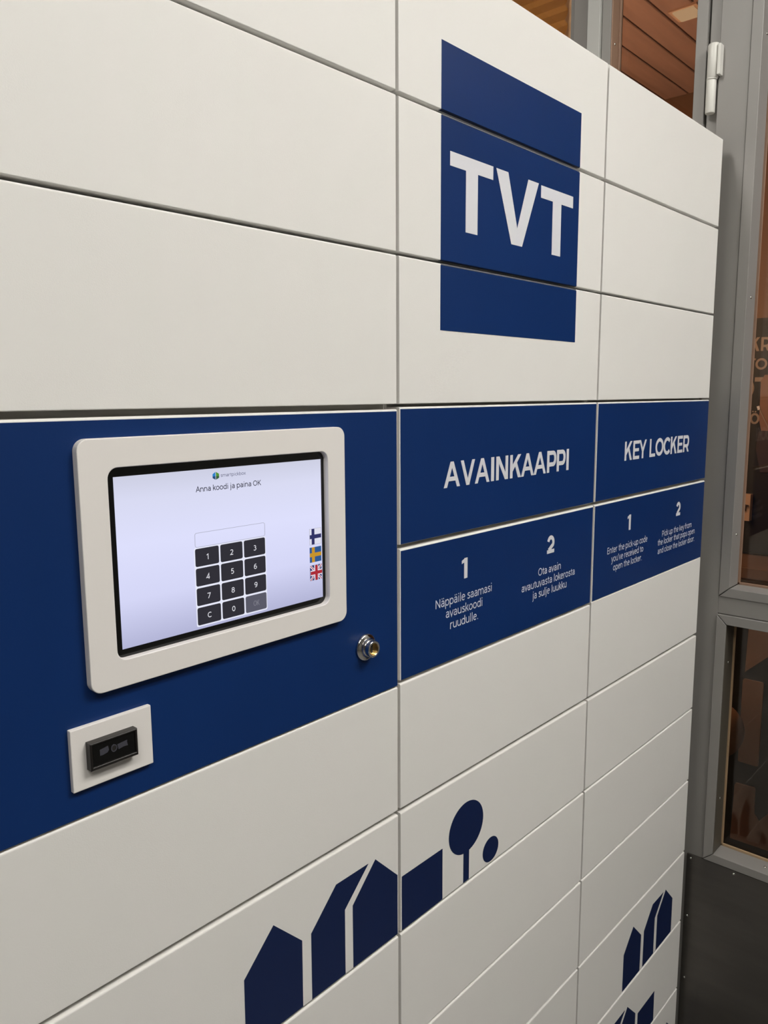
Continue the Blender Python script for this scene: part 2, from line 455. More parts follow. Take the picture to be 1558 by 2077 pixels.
# room beyond the glass
struct(box('wall_right', HX1, HX1 + 0.5, HY0, HY1 + 0.6, ZF, ZC, 'brown_wall'), 'warm brown wall of the room behind the glass', 'wall')
struct(box('wall_back', XW + 0.5, HX1, HY1 + 0.1, HY1 + 0.6, ZF, ZC, 'brown_wall'), 'brown side wall of the room behind the glass', 'wall')
ceil2 = struct(box('ceiling', XW + 0.42, HX1, HY0, HY1 + 0.1, 8.25, 8.6, 'dark'), 'red brown plank ceiling seen through the upper door glass', 'ceiling')
y = 4.15 - 0.675 * 14
while y < HY1 - 0.1:
    box('plank', XW + 0.45, HX1 - 0.02, y + 0.02, min(y + 0.655, HY1), 8.1, 8.26, 'wood', ceil2, bevel=0.0025, seg=1)
    y += 0.675

# ---- ceiling lights of the hall (in front of the lockers; last one added to brighten the glazed wall)
def ceiling_light(x, y, w, d, m, label, group, zc=ZC):
    t = thing('ceiling_light', W(x, y, zc), label, 'light', group)
    box('housing', x - w / 2, x + w / 2, y - d / 2, y + d / 2, zc - 0.30, zc + 0.02, 'lampbody', t, bevel=0.004)
    box('diffuser', x - w / 2 + 0.1, x + w / 2 - 0.1, y - d / 2 + 0.1, y + d / 2 - 0.1, zc - 0.34, zc - 0.29, m, t)
for x, y, wh in ((2.5, -7.3, 'nearest the locker that says KEY LOCKER'), (2.5, -9.8, 'further from the lockers beside the glazed wall'), (-8.6, -6.8, 'towards the end wall of the hall'), (-3.6, 2.0, 'added over the locker tops to brighten the glazed wall')):
    ceiling_light(x, y, 6.6, 1.5, 'hall_lamp', 'long white ceiling light ' + wh, 'hall ceiling lights')
ADDED_PENDANT = 37.0  # unseen globes added to brighten the room behind the glass
MT['pendant'] = glow('added_pendant_globe', (1.0, 0.74, 0.50, 1), ADDED_PENDANT)
for x, y, wh in ((9.2, 5.6, 'nearer the windows'), (13.2, 6.1, 'nearer the brown wall')):
    t = thing('added_pendant', W(x, y, 1.8), 'added unseen warm globe pendant ' + wh + ' behind the glass', 'lamp', 'added lamps behind the glass')
    lathe('globe', x, y, [(0.7 * math.sin(math.radians(a)), 2.5 - 0.7 * math.cos(math.radians(a))) for a in range(5, 176, 10)], 'pendant', t, 28, 'Z')
    lathe('cord', x, y, [(0.03, 3.15), (0.03, 8.12)], 'stand_black', t, 10, 'Z')
for x, y in ((13.64, 3.71),):
    t = thing('downlight', W(x, y, 8.1), 'small square downlight in the red brown plank ceiling', 'light')
    box('trim_ring', x - 0.30, x + 0.30, y - 0.30, y + 0.30, 8.06, 8.12, 'plate', t)
    box('diffuser', x - 0.25, x + 0.25, y - 0.22, y + 0.22, 8.03, 8.07, 'warm_lamp', t)

# ---- glazed wall: posts, rail, beads, panes
def post(name, y0, y1, z0, z1, xf, xb, m, label):
    return struct(box(name, xf, xb, y0, y1, z0, z1, m, bevel=0.0012), label, 'frame')
post('trim_1', -0.19, 0.165, ZF, ZC, XW, XW + 0.40, 'grey', 'wide grey steel post beside the locker column')
post('trim_2', 0.150, 0.300, ZF, ZC, XW + 0.045, XW + 0.40, 'grey', 'narrow grey rebate strip behind the hinge')
post('trim_3', -5.2, -0.185, -2.70, -2.475, XW + 0.002, XW + 0.40, 'grey', 'grey steel cross rail between upper and lower windows')
post('trim_4', -5.6, -5.19, ZF, ZC, XW, XW + 0.40, 'grey', 'grey steel post at the far side of the windows')
post('trim_5', -5.195, -0.185, 8.6, ZC, XW + 0.002, XW + 0.40, 'grey', 'grey steel head rail over the upper window')
post('trim_6', 1.705, 1.885, ZF, ZC, XW - 0.05, XW + 0.40, 'grey_light', 'pale grey steel post above the locker top')
post('trim_7', 1.880, 2.125, ZF, ZC, XW + 0.02, XW + 0.40, 'grey_dark', 'dark grey flat jamb beside the amber window')
struct(box('trim_8', XW + 0.002, XW + 0.38, -5.19, -0.188, ZF, -6.102, 'grey', bevel=0.0012), 'grey bottom rail behind the dark kick plate', 'frame')
struct(box('wall_right', XW, XW + 0.42, HY0, -5.59, ZF, ZC, 'wallpaint'), 'pale wall continuing past the window posts', 'wall')
# kick plate with its screws
kp = struct(box('trim_9', XW - 0.022, XW + 0.004, -5.15, 0.022, ZF, -6.105, 'kick', bevel=0.0006), 'dark brushed steel kick plate under the lower window', 'kick plate')
def screw(x, y, z, parent, axis, r=0.018):
    """small round-headed screw, head towards -x / -y / +z"""
    bm = bmesh.new()
    bmesh.ops.create_icosphere(bm, subdivisions=2, radius=r * S)
    sc = {'X': (0.55, 1, 1), 'Y': (1, 0.55, 1), 'Z': (1, 1, 0.55)}[axis]
    for v in bm.verts: v.co = Vector([v.co[i] * sc[i] for i in range(3)]) + W(x, y, z)
    return bm_obj('screw', bm, 'screw', parent, smooth=True)
for y, z in ((-0.022, -7.016), (-0.030, -7.951), (-0.594, -6.15), (-0.028, -6.16), (-1.6, -6.15), (-0.03, -8.9)):
    screw(XW - 0.022, y, z, kp, 'X', 0.016)

def bead(parent, pts, xf, xb, m='grey', gap=0.0):
    """one mitred glazing bead: pts = 4 corners (y,z) of its face"""
    V = [W(xf, a, b) for a, b in pts] + [W(xb, a, b) for a, b in pts]
    F = [[0, 1, 2, 3], [7, 6, 5, 4]] + [[i, 4 + i, 4 + (i + 1) % 4, (i + 1) % 4] for i in range(4)]
    bm = bmesh.new()
    vs = [bm.verts.new(v) for v in V]
    for f in F: bm.faces.new([vs[i] for i in f])
    bmesh.ops.recalc_face_normals(bm, faces=bm.faces)
    bmesh.ops.bevel(bm, geom=list(bm.edges), offset=0.0007, segments=1, affect='EDGES')
    return bm_obj('bead', bm, m, parent)
def window(name, yo, yi, yo2, yi2, zo0, zi0, zo1, zi1, xf, xg, label, gm='gasket'):
    """yo,yi: outer/inner bead edge at the locker end; yo2,yi2 far end; zo0,zi0 bottom; zo1,zi1 top"""
    t = thing(name, W(XW, (yo + yo2) / 2, zo0), label, 'window', kind='structure')
    g = 0.006
    bead(t, [(yo, zo0 + g), (yi, zi0 + g), (yi, zi1 - g), (yo, zo1 - g)], xf, xg + 0.03)
    bead(t, [(yo2, zo0 + g), (yi2, zi0 + g), (yi2, zi1 - g), (yo2, zo1 - g)], xf, xg + 0.03)
    bead(t, [(yo - g, zo0), (yi - g, zi0), (yi2 + g, zi0), (yo2 + g, zo0)], xf, xg + 0.03)
    bead(t, [(yo - g, zo1), (yi - g, zi1), (yi2 + g, zi1), (yo2 + g, zo1)], xf, xg + 0.03)
    box('pane', xg, xg + 0.03, yi2 + 0.01, yi - 0.01, zi0 + 0.01, zi1 - 0.01, 'glass', t)
    # rubber gasket round the pane
    for a in ((yi - 0.028, yi + 0.002, zi0, zi1), (yi2 - 0.002, yi2 + 0.028, zi0, zi1)):
        box('gasket', xg - 0.03, xg, a[0], a[1], a[2], a[3], gm, t, bevel=0.0006)
    for a in ((yi2, yi, zi0 - 0.002, zi0 + 0.03), (yi2, yi, zi1 - 0.03, zi1 + 0.002)):
        box('gasket', xg - 0.03, xg, a[0], a[1], a[2], a[3], gm, t, bevel=0.0006)
    return t
w1 = window('window_1', -0.194, -0.318, -5.19, -5.07, -2.472, -2.355, 8.6, 8.48, XW - 0.015, XW + 0.32, 'tall upper window with mitred grey beads beside the lockers', 'bead_brown_reflect')
for z in (4.2, 1.235, -1.68): screw(XW + 0.13, -0.319, z, w1, 'Y')
screw(XW + 0.13, -1.5, -2.354, w1, 'Z')
w2 = window('window_2', -0.187, -0.312, -5.19, -5.07, -6.097, -5.985, -2.706, -2.828, XW - 0.03, XW + 0.30, 'lower window with mitred grey beads above the kick plate')
box('shade_liner', XW - 0.02, XW + 0.275, -0.318, -0.310, -5.98, -2.835, 'reveal_shade', w2)  # added strip: shade on the reveal painted as dark olive
for z in (-3.36, -5.24): screw(XW + 0.12, -0.318, z, w2, 'Y')
screw(XW + 0.13, -0.925, -5.984, w2, 'Z')
screw(XW + 0.13, -2.2, -5.984, w2, 'Z')

# narrow glazed door leaf behind the locker, with its lift-off hinge
d1 = thing('door_1', W(XW, 1.0, ZF), 'narrow glazed steel door leaf showing above the locker top', 'door', kind='structure')
box('stile', XW, XW + 0.34, 0.318, 0.455, ZF + 0.05, 8.7, 'grey', d1, bevel=0.0012)
box('stile', XW, XW + 0.34, 1.575, 1.70, ZF + 0.05, 8.7, 'grey', d1, bevel=0.0012)
box('rail', XW, XW + 0.34, 0.45, 1.58, ZF + 0.05, -6.1, 'grey', d1, bevel=0.0012)
box('rail', XW, XW + 0.34, 0.45, 1.58, 8.4, 8.7, 'grey', d1, bevel=0.0012)
box('pane', XW + 0.24, XW + 0.27, 0.45, 1.58, -6.1, 8.4, 'glass', d1)
box('bead', XW + 0.02, XW + 0.24, 1.560, 1.577, -6.1, 8.4, 'bead_brown_reflect', d1, bevel=0.0006)  # added strip: warm reflection on the stile's reveal painted in brown
box('gasket', XW + 0.20, XW + 0.24, 1.535, 1.562, -6.1, 8.4, 'bead_brown_reflect', d1, bevel=0.0006)
screw(XW + 0.10, 1.559, 4.60, d1, 'Y')
# hinge
hg = thing('hinge', W(XW - 0.04, 0.22, 3.42), 'white painted lift-off hinge on the grey post', 'hinge')
lathe('upper_barrel', XW - 0.045, 0.215, [(0.058, 3.80), (0.066, 3.81), (0.066, 4.17), (0.058, 4.185)], 'hinge', hg, 28, 'Z')
lathe('lower_barrel', XW - 0.045, 0.225, [(0.050, 3.41), (0.056, 3.42), (0.056, 3.78), (0.050, 3.80)], 'hinge', hg, 28, 'Z')
box('leaf_plate', XW - 0.10, XW + 0.03, 0.115, 0.150, 3.82, 4.16, 'hinge', hg, bevel=0.001)
box('leaf_plate', XW - 0.045, XW + 0.05, 0.20, 0.25, 3.45, 3.80, 'hinge', hg, bevel=0.001)
lathe('collar', XW - 0.045, 0.222, [(0.060, 3.785), (0.062, 3.79), (0.062, 3.805), (0.060, 3.812)], 'hinge', hg, 28, 'Z')

# amber window past the jamb
w3 = thing('window_3', W(XW, 4.5, ZF), 'window above the locker top with amber blind behind', 'window', kind='structure')
box('gasket', XW + 0.06, XW + 0.30, 2.120, 2.19, ZF, ZC, 'grey_dark', w3, bevel=0.0006)
box('pane', XW + 0.24, XW + 0.27, 2.18, HY1 - 0.02, ZF + 0.05, ZC - 0.05, 'glass', w3)
# blind: pleats as own pieces, and a toothed cream edge
bl = thing('pleated_blind', W(XW + 0.9, 4.6, ZF), 'amber pleated blind hanging behind the window above the lockers', 'blind')
z = 8.0
while z > 2.0:
    V = [W(XW + 0.85, 2.69, z), W(XW + 0.85, HY1 - 0.1, z), W(XW + 0.88, HY1 - 0.1, z - 0.1), W(XW + 0.88, 2.69, z - 0.1), W(XW + 0.85, HY1 - 0.1, z - 0.2), W(XW + 0.85, 2.69, z - 0.2),
         W(XW + 0.87, 2.69, z), W(XW + 0.87, HY1 - 0.1, z), W(XW + 0.90, HY1 - 0.1, z - 0.1), W(XW + 0.90, 2.69, z - 0.1), W(XW + 0.87, HY1 - 0.1, z - 0.2), W(XW + 0.87, 2.69, z - 0.2)]
    mesh_obj('pleat', V, [[0, 3, 2, 1], [3, 5, 4, 2], [6, 7, 8, 9], [9, 8, 10, 11], [0, 6, 9, 3], [3, 9, 11, 5], [1, 2, 8, 7], [2, 4, 10, 8]], 'amber', bl)
    z -= 0.2
pts = [(2.33, 8.0), (2.33, 2.0)]
zz = 2.0
tooth = [(2.65, 2.0)]
while zz < 7.99:
    tooth += [(2.725, zz + 0.07), (2.685, zz + 0.13), (2.675, zz + 0.20)]
    zz += 0.20
_q = [(2.58, 8.0), (2.58, 2.0)] + tooth
mesh_obj('toothed_edge', [W(XW + 0.83, a, b) for a, b in _q], [list(range(len(_q)))], 'cream', bl)
box('head_rail', XW + 0.8, XW + 1.05, 2.58, HY1 - 0.1, 8.0, 8.12, 'cream', bl, bevel=0.001)

# ================================================================== lockers
TOP = [3.0343, 2.0188, 1.0111, 0.0, -1.0, -1.9992, -3.0058, -4.0, -5.0025, -6.0169, -7.0362, -8.0585, -9.08]
BOT = [2.0601, 1.0487, 0.0376, -0.9524, -1.9576, -2.9525, -3.9582] + [TOP[i + 1] + 0.043 for i in range(7, 12)]
DT = 0.12                                                        # door thickness
COLX = [(-2.925, -0.043), (0.0, 2.8736), (2.918, 5.8079)]
FI = 0.013                                                       # margin of the blue foil
YF = -0.0022                                                     # front of a foil
YP = -0.0040                                                     # front of print on foil
def door(colthing, x0, x1, z0, z1):
    # x0..z1 are the flat face; the rounded edges lie outside it, the top front one widest
    a, b = W(x0 - 0.007, 0.0, z0 - 0.003), W(x1 + 0.007, DT, z1 + 0.0125)
    bm = bmesh.new()
    bmesh.ops.create_cube(bm, size=1.0)
    for v in bm.verts:
        v.co = Vector([a[i] + (v.co[i] + 0.5) * (b[i] - a[i]) for i in range(3)])
    tf = [e for e in bm.edges if all(abs(v.co.y - a.y) < 1e-6 and abs(v.co.z - b.z) < 1e-6 for v in e.verts)]
    bmesh.ops.bevel(bm, geom=tf, offset=0.0019, segments=4, profile=0.5, affect='EDGES')
    fr = [e for e in bm.edges if all(abs(v.co.y - a.y) < 1e-6 for v in e.verts) and not all(v.co.z > b.z - 0.0021 for v in e.verts)]
    bmesh.ops.bevel(bm, geom=fr, offset=0.0007, segments=2, profile=0.5, affect='EDGES')
    return bm_obj('locker_door', bm, 'white', colthing)
def foil(d, polys, m='blue', name='foil', yf=YF):
    return plate(name, polys, yf, abs(yf) + 0.0004, m, d)
CL = ['white locker column that carries the touch screen and scanner',
      'white locker column with the TVT logo and the heading AVAINKAAPPI',
      'white locker column headed KEY LOCKER next to the grey post']
cols, D = [], {}
for c, (x0, x1) in enumerate(COLX):
    t = thing('locker_column', W((x0 + x1) / 2, 1.3, ZF), CL[c], 'locker', 'locker columns along the wall')
    cols.append(t)
    box('body', x0 - 0.020, x1 + 0.016, DT + 0.004, 2.7, TOP[12], TOP[0] - 0.02, 'body', t)
    box('plinth', x0, x1, 0.25, 2.6, ZF, TOP[12], 'stand_black', t)
    for r in range(12):
        top, bot = TOP[r], BOT[r]
        if c == 0 and r == 4: continue
        if c == 0 and r == 3: top, bot = -0.014, -1.985
        if c == 0 and r == 5: top = -2.012
        if c == 2 and r == 5: top = -1.976
        xr = -0.042 if (c == 0 and r == 3) else x1
        D[c, r] = door(t, x0, xr, bot, top)

# blue foils of the heading rows
foil(D[0, 3], [rect(-2.922, -0.041, -1.984, -0.015)])
for c in (1, 2):
    x0, x1 = COLX[c]
    for r in (3, 4):
        foil(D[c, r], [rect(x0 + 0.001, x1 - 0.001, BOT[r] + 0.001, TOP[r] - 0.001)])

# TVT sign across three doors; the foil wraps round the door edges at the joints
LX0, LX1, LZ0, LZ1 = 0.444, 2.418, 0.557, 2.507
for r in range(3):
    zb, zt = max(LZ0, BOT[r]), min(LZ1, TOP[r])
    pieces = foil(D[1, r], [rect(LX0, LX1, zb, zt)], 'blue', 'sign_foil')
    if zb > LZ0:
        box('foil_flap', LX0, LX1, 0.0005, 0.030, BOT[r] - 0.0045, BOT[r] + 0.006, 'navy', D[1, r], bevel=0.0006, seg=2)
for r in (1, 2):
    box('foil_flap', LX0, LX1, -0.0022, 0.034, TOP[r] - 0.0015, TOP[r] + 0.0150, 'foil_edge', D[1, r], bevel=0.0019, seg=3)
Tq = lambda x0, x1, s0, s1: [[(x0, 1.803), (x1, 1.803), (x1, 1.706), (s1, 1.706), (s1, 1.276), (s0, 1.276), (s0, 1.706), (x0, 1.706)]]
plate('logo_letter', Tq(0.545, 1.083, 0.736, 0.885), YP, 0.0024, 'print', D[1, 1])
plate('logo_letter', [[(1.124, 1.802), (1.288, 1.802), (1.429, 1.403), (1.580, 1.802), (1.739, 1.802), (1.503, 1.272), (1.347, 1.272)]], YP, 0.0024, 'print', D[1, 1])
plate('logo_letter', [[(a, b - 0.008) for a, b in Tq(1.778, 2.310, 1.969, 2.111)[0]]], YP, 0.0024, 'print', D[1, 1])

# headings
AV = [('A', .493, .693), ('V', .702, .888), ('A', .890, 1.088), ('I', 1.111, 1.153), ('N', 1.183, 1.356), ('K', 1.387, 1.555), ('A', 1.558, 1.757), ('A', 1.758, 1.960),
      ('P', 1.980, 2.140), ('P', 2.149, 2.306), ('I', 2.323, 2.364)]
for ch, a, b in AV:
    plate('letter', glyph(ch, a, b, -0.597, -0.403, 0.0385), YP, 0.0024, 'print', D[1, 3])
KL = [('K', 3.523, 3.695), ('E', 3.720, 3.868), ('Y', 3.863, 4.045), ('L', 4.130, 4.275), ('O', 4.281, 4.492), ('C', 4.496, 4.690), ('K', 4.697, 4.866), ('E', 4.893, 5.037), ('R', 5.060, 5.232)]
for ch, a, b in KL:
    plate('letter', glyph(ch, a, b, -0.590, -0.394, 0.038), YP, 0.0024, 'print', D[2, 3])
for ch, a, b, c in (('1', 0.728, 0.802, 1), ('2', 2.018, 2.143, 1), ('1', 3.655, 3.732, 2), ('2', 4.950, 5.068, 2)):
    plate('numeral', glyph(ch, a, b, -1.335, -1.172, 0.043 if ch == '1' else 0.036), YP, 0.0024, 'print', D[c, 4])
# instructions
LINES = [(1, [('N\u00e4pp\u00e4ile saamasi', .399, 1.141, -1.509), ('avauskoodi', .526, 1.010, -1.607), ('ruudulle.', .581, .952, -1.705)]),
         (1, [('Ota avain', 1.873, 2.271, -1.513), ('avautuvasta lokerosta', 1.604, 2.540, -1.613), ('ja sulje luukku', 1.781, 2.387, -1.710)]),
         (2, [('Enter the pick-up code', 3.211, 4.172, -1.525), ('you\u2019ve received to', 3.305, 4.074, -1.622), ('open the locker.', 3.355, 4.044, -1.718)]),
         (2, [('Pick up the key from', 4.570, 5.445, -1.528), ('the locker that pops open', 4.455, 5.556, -1.620), ('and close the locker door.', 4.466, 5.560, -1.718)])]
for c, ls in LINES:
    for body, a, b, zb in ls:
        font_text('lettering', body, a, b, zb, 0.095, 'print_soft', YP, D[c, 4], weight=0.088)

# house and tree prints on the lower doors
def houses(d, dx, dz, which, clip=None):
    P = {'h1': [(-1.488, -3.474), (-1.245, -3.232), (-1.008, -3.472), (-1.012, -3.955), (-1.490, -3.955)],
         'h2': [(-0.926, -3.469), (-0.687, -3.230), (-0.365, -3.229), (-0.607, -3.462), (-0.609, -3.955), (-0.928, -3.955)],
         'h3': [(-0.528, -3.472), (-0.289, -3.230), (-0.048, -3.471), (-0.048, -3.955), (-0.528, -3.955)],
         'r': [(0.003, -3.511), (0.503, -3.512), (0.505, -3.955), (0.003, -3.955)]}
    for k in which:
        plate('house_print', [[(a + dx, b + dz) for a, b in P[k]]], YF, 0.0026, 'navy', d)
houses(D[0, 6], 0, 0, ('h1', 'h2', 'h3'))
houses(D[1, 6], 0, 0, ('r',))
plate('tree_print', [ellipse(0.828, -3.468, 0.240, 0.224, 56), rect(0.790, 0.868, -3.955, -3.66)], YF, 0.0026, 'navy', D[1, 6])
plate('bush_print', [ellipse(1.189, -3.831, 0.119, 0.112, 40)], YF, 0.0026, 'navy', D[1, 6])
houses(D[2, 9], 5.516, -3.030, ('h1', 'h2', 'h3'))
houses(D[2, 10], 4.490, -4.066, ('h1', 'h2', 'h3'))
plate('house_print', [[(4.516, -7.587), (5.010, -7.586), (5.018, -8.010), (4.516, -8.010)]], YF, 0.0026, 'navy', D[2, 10])
plate('house_print', [[(5.262, -8.60), (5.495, -8.357), (5.735, -8.60), (5.735, -9.03), (5.262, -9.03)]], YF, 0.0026, 'navy', D[2, 11])

# ================================================================== touch terminal
term = thing('touch_terminal', W(-1.48, -0.02, -1.365), 'white framed touch screen with keypad on the blue door', 'touch screen')
def ring_frame(name, outer, inner, yb, yf, m, parent, bev):
    bm = bmesh.new()
    n = len(outer)
    def loop(p, y): return [bm.verts.new(W(a, y, b)) for a, b in p]
    of, inn, ob, ib = loop(outer, yf), loop(inner, yf), loop(outer, yb), loop(inner, yb)
    for i in range(n):
        j = (i + 1) % n
        bm.faces.new([of[i], of[j], inn[j], inn[i]])
        bm.faces.new([ob[i], ib[i], ib[j], ob[j]])
        bm.faces.new([of[i], ob[i], ob[j], of[j]])
        bm.faces.new([inn[i], inn[j], ib[j], ib[i]])
    bmesh.ops.recalc_face_normals(bm, faces=bm.faces)
    fr = set(of) | set(inn)
    ed = [e for e in bm.edges if (e.verts[0] in of and e.verts[1] in of) or (e.verts[0] in inn and e.verts[1] in inn)]
    bmesh.ops.bevel(bm, geom=ed, offset=bev, segments=3, profile=0.5, affect='EDGES')
    return bm_obj(name, bm, m, parent)
ring_frame('bezel', rrect(-2.374, -0.592, -1.362, -0.101, 0.060, 8), rrect(-2.224, -0.742, -1.222, -0.247, 0.055, 8), 0.001, -0.045, 'plastic', term, 0.0007)
disp = plate('display', [rrect(-2.232, -0.734, -1.232, -0.239, 0.05)], -0.004, 0.0045, 'black', term)
ys = -0.0052
plate('lit_panel', [rect(-2.175, -0.768, -1.180, -0.297)], ys, 0.0014, 'screen', disp)
def scr(name, polys, m, layer=1, mi=None): return plate(name, polys, ys - 0.0012 * layer, 0.0012, m, disp, mi)
# keypad
kx = [(-1.718, -1.562), (-1.551, -1.397), (-1.386, -1.231)]
kz = [(-0.828, -0.728), (-0.938, -0.838), (-1.048, -0.949), (-1.158, -1.059)]
scr('key_frame', [rrect(-1.724, -1.225, -1.166, -0.723, 0.010, 3)], 'key_frame', 1)
keys = ['123', '456', '789', 'C0']
for r in range(4):
    for c in range(3):
        m = 'key_pale' if (r, c) == (3, 2) else 'key'
        scr('key_button', [rrect(kx[c][0], kx[c][1], kz[r][0], kz[r][1], 0.010, 3)], m, 2)
        ch = 'OK' if (r, c) == (3, 2) else keys[r][c]
        cx = (kx[c][0] + kx[c][1]) / 2
        wd = 0.044 if ch == 'OK' else (0.012 if ch == '1' else 0.018)
        zb = kz[r][0] + 0.0325
        font_text('digit', ch, cx - wd / 2, cx + wd / 2, zb, 0.043, 'key_text_grey' if ch == 'OK' else 'key_text', ys - 0.0012 * 3, disp, weight=0.08 if ch == 'OK' else 0.10)
# entry field outline
def outline(name, poly, s, m, layer): return scr(name, strip(poly, s, True), m, layer)
outline('entry_field', rrect(-1.715, -1.229, -0.720, -0.641, 0.012, 4), 0.0028, 'scr_line', 1)
font_text('lettering', 'Anna koodi ja paina OK', -1.697, -1.247, -0.4175, 0.042, 'scr_text', ys - 0.0012, disp, weight=0.095)
font_text('lettering', 'smartpickbox', -1.531, -1.356, -0.3475, 0.0260, 'scr_logo', ys - 0.0012, disp, weight=0.10)
# little cube mark
cxm, czm, hw, hh = -1.562, -0.3385, 0.0215, 0.0215
scr('cube_mark', [[(cxm - hw, czm + hh * 0.45), (cxm - 0.003, czm + hh), (cxm - 0.003, czm - 0.002), (cxm - hw, czm - 0.002)],
                  [(cxm - hw, czm - 0.002), (cxm - 0.003, czm - 0.002), (cxm - 0.003, czm - hh), (cxm - hw, czm - hh * 0.55)],
                  [(cxm + hw, czm + hh * 0.45), (cxm + 0.001, czm + hh), (cxm + 0.001, czm - 0.002), (cxm + hw, czm - 0.002)],
                  [(cxm + hw, czm - 0.002), (cxm + 0.001, czm - 0.002), (cxm + 0.001, czm - hh), (cxm + hw, czm - hh * 0.55)]],
    ['l_blue', 'l_deep', 'l_green', 'l_dgreen'], 1, [0, 1, 2, 3])
# language flags
fx0, fx1 = -0.875, -0.777
def cross_flag(z0, z1, field, crossm, edge=None):
    w, h = fx1 - fx0, z1 - z0
    scr('flag', [rect(fx0, fx1, z0, z1)], field, 1)
    vx = fx0 + w * 0.30
    scr('flag_cross', [rect(vx - w * 0.12, vx + w * 0.12, z0, z1), rect(fx0, vx - w * 0.12, z0 + h * 0.37, z0 + h * 0.62), rect(vx + w * 0.12, fx1, z0 + h * 0.37, z0 + h * 0.62)], crossm, 2)
    if edge: outline('flag_edge', rect(fx0, fx1, z0, z1), 0.002, edge, 2)
cross_flag(-0.829, -0.728, 'f_white', 'f_navy', 'scr_line')
cross_flag(-0.942, -0.846, 'f_blue', 'f_yellow')
z0, z1 = -1.058, -0.961
fw, fh, fcx, fcz = fx1 - fx0, z1 - z0, (fx0 + fx1) / 2, (z0 + z1) / 2
scr('flag', [rect(fx0, fx1, z0, z1)], 'f_navy', 1)
def band(a, b, s):
    return strip([a, b], s)
scr('flag_saltire', [[(fx0, z1), (fx0 + 0.0105, z1), (fx1, z0 + 0.0105), (fx1, z0), (fx1 - 0.0105, z0), (fx0, z1 - 0.0105)]], 'f_white', 2)
scr('flag_saltire', [[(fx0, z0), (fx0 + 0.0105, z0), (fx1, z1 - 0.0105), (fx1, z1), (fx1 - 0.0105, z1), (fx0, z0 + 0.0105)]], 'f_white', 3)
scr('flag_saltire', [[(fx0, z1), (fx0 + 0.0032, z1), (fx1, z0 + 0.0032), (fx1, z0), (fx1 - 0.0032, z0), (fx0, z1 - 0.0032)], [(fx0, z0), (fx0 + 0.0032, z0), (fx1, z1 - 0.0032), (fx1, z1), (fx1 - 0.0032, z1), (fx0, z0 + 0.0032)]], 'f_red', 4)
scr('flag_cross', [rect(fcx - 0.017, fcx + 0.017, z0, z1), rect(fx0, fx1, fcz - 0.017, fcz + 0.017)], 'f_white', 5)
scr('flag_cross', [rect(fcx - 0.0105, fcx + 0.0105, z0, z1), rect(fx0, fx1, fcz - 0.0105, fcz + 0.0105)], 'f_red', 6)

# ================================================================== barcode scanner
sc = thing('barcode_scanner', W(-2.27, -0.03, -1.83), 'small black barcode scanner on a white plate below the screen', 'scanner')
box('mounting_plate', -2.491, -2.047, -0.030, 0.0, -1.832, -1.509, 'plastic', sc, bevel=0.0007, seg=2)
sb = ring_frame('scanner_body', rect(-2.415, -2.156, -1.732, -1.589), rect(-2.402, -2.169, -1.714, -1.601), -0.028, -0.075, 'black_plastic', sc, 0.0008)
box('face', -2.405, -2.166, -0.066, -0.032, -1.718, -1.598, 'black', sb)
def sface(name, polys, m, l=0): return plate(name, polys, -0.0675 - 0.001 * l, 0.002, m, sb)
sface('light_window', [[(-2.362, -1.637), (-2.318, -1.630), (-2.314, -1.652), (-2.322, -1.663), (-2.346, -1.668), (-2.362, -1.668)]], 'lens')
sface('light_window', [[(-2.268, -1.640), (-2.212, -1.634), (-2.214, -1.644), (-2.210, -1.664), (-2.232, -1.662), (-2.262, -1.668)]], 'lens')
plate('lens_ring', strip(ellipse(-2.287, -1.652, 0.014, 0.017, 28), 0.005, True), -0.070, 0.004, 'lens', sb)
plate('lens', [ellipse(-2.287, -1.652, 0.011, 0.014, 24)], -0.0685, 0.002, 'dark', sb)

# ================================================================== cam lock
lk = thing('cam_lock', W(-0.375, -0.02, -1.70), 'round chrome key lock at the right side of the blue door', 'lock')
LXc, LZc = -0.375, -1.612
lathe('rosette', LXc, LZc, [(0.094, 0.0), (0.094, -0.014), (0.088, -0.022), (0.066, -0.030)], 'chrome', lk, 48)
lathe('collar', LXc, LZc, [(0.066, -0.024), (0.068, -0.038), (0.060, -0.046), (0.060, -0.052)], 'chrome', lk, 48)
def tube_ring(name, r0, r1, yb, yf, m, parent, n=48):
    return ring_frame(name, ellipse(LXc, LZc, r1, r1, n), ellipse(LXc, LZc, r0, r0, n), yb, yf, m, parent, 0.0004)
tube_ring('rim', 0.042, 0.057, -0.045, -0.085, 'chrome', lk)
cyl = lathe('cylinder', LXc, LZc, [(0.043, -0.046), (0.043, -0.060), (0.040, -0.062)], 'brass', lk, 36)
plate('keyway', [rect(LXc - 0.008, LXc + 0.008, LZc - 0.03, LZc + 0.03)], -0.0632, 0.002, 'dark', cyl)

# ================================================================== things in the room behind the glass
# dark poster on the brown wall
po = thing('poster', W(18.1, 2.4, -4.2), 'black poster with large tan lettering seen through the upper window', 'poster')
XP = 18.1
def ppl(name, polys, m, l=0): return plate(name, polys, 0, 0.02, m, po, at_x=XP - 0.012 * (l + 1))
box('sheet', XP, XP + 0.24, 0.6, 3.75, -4.20, 2.015, 'poster', po)
def flip(polys): return [[(-a, b) for a, b in p] for p in polys]
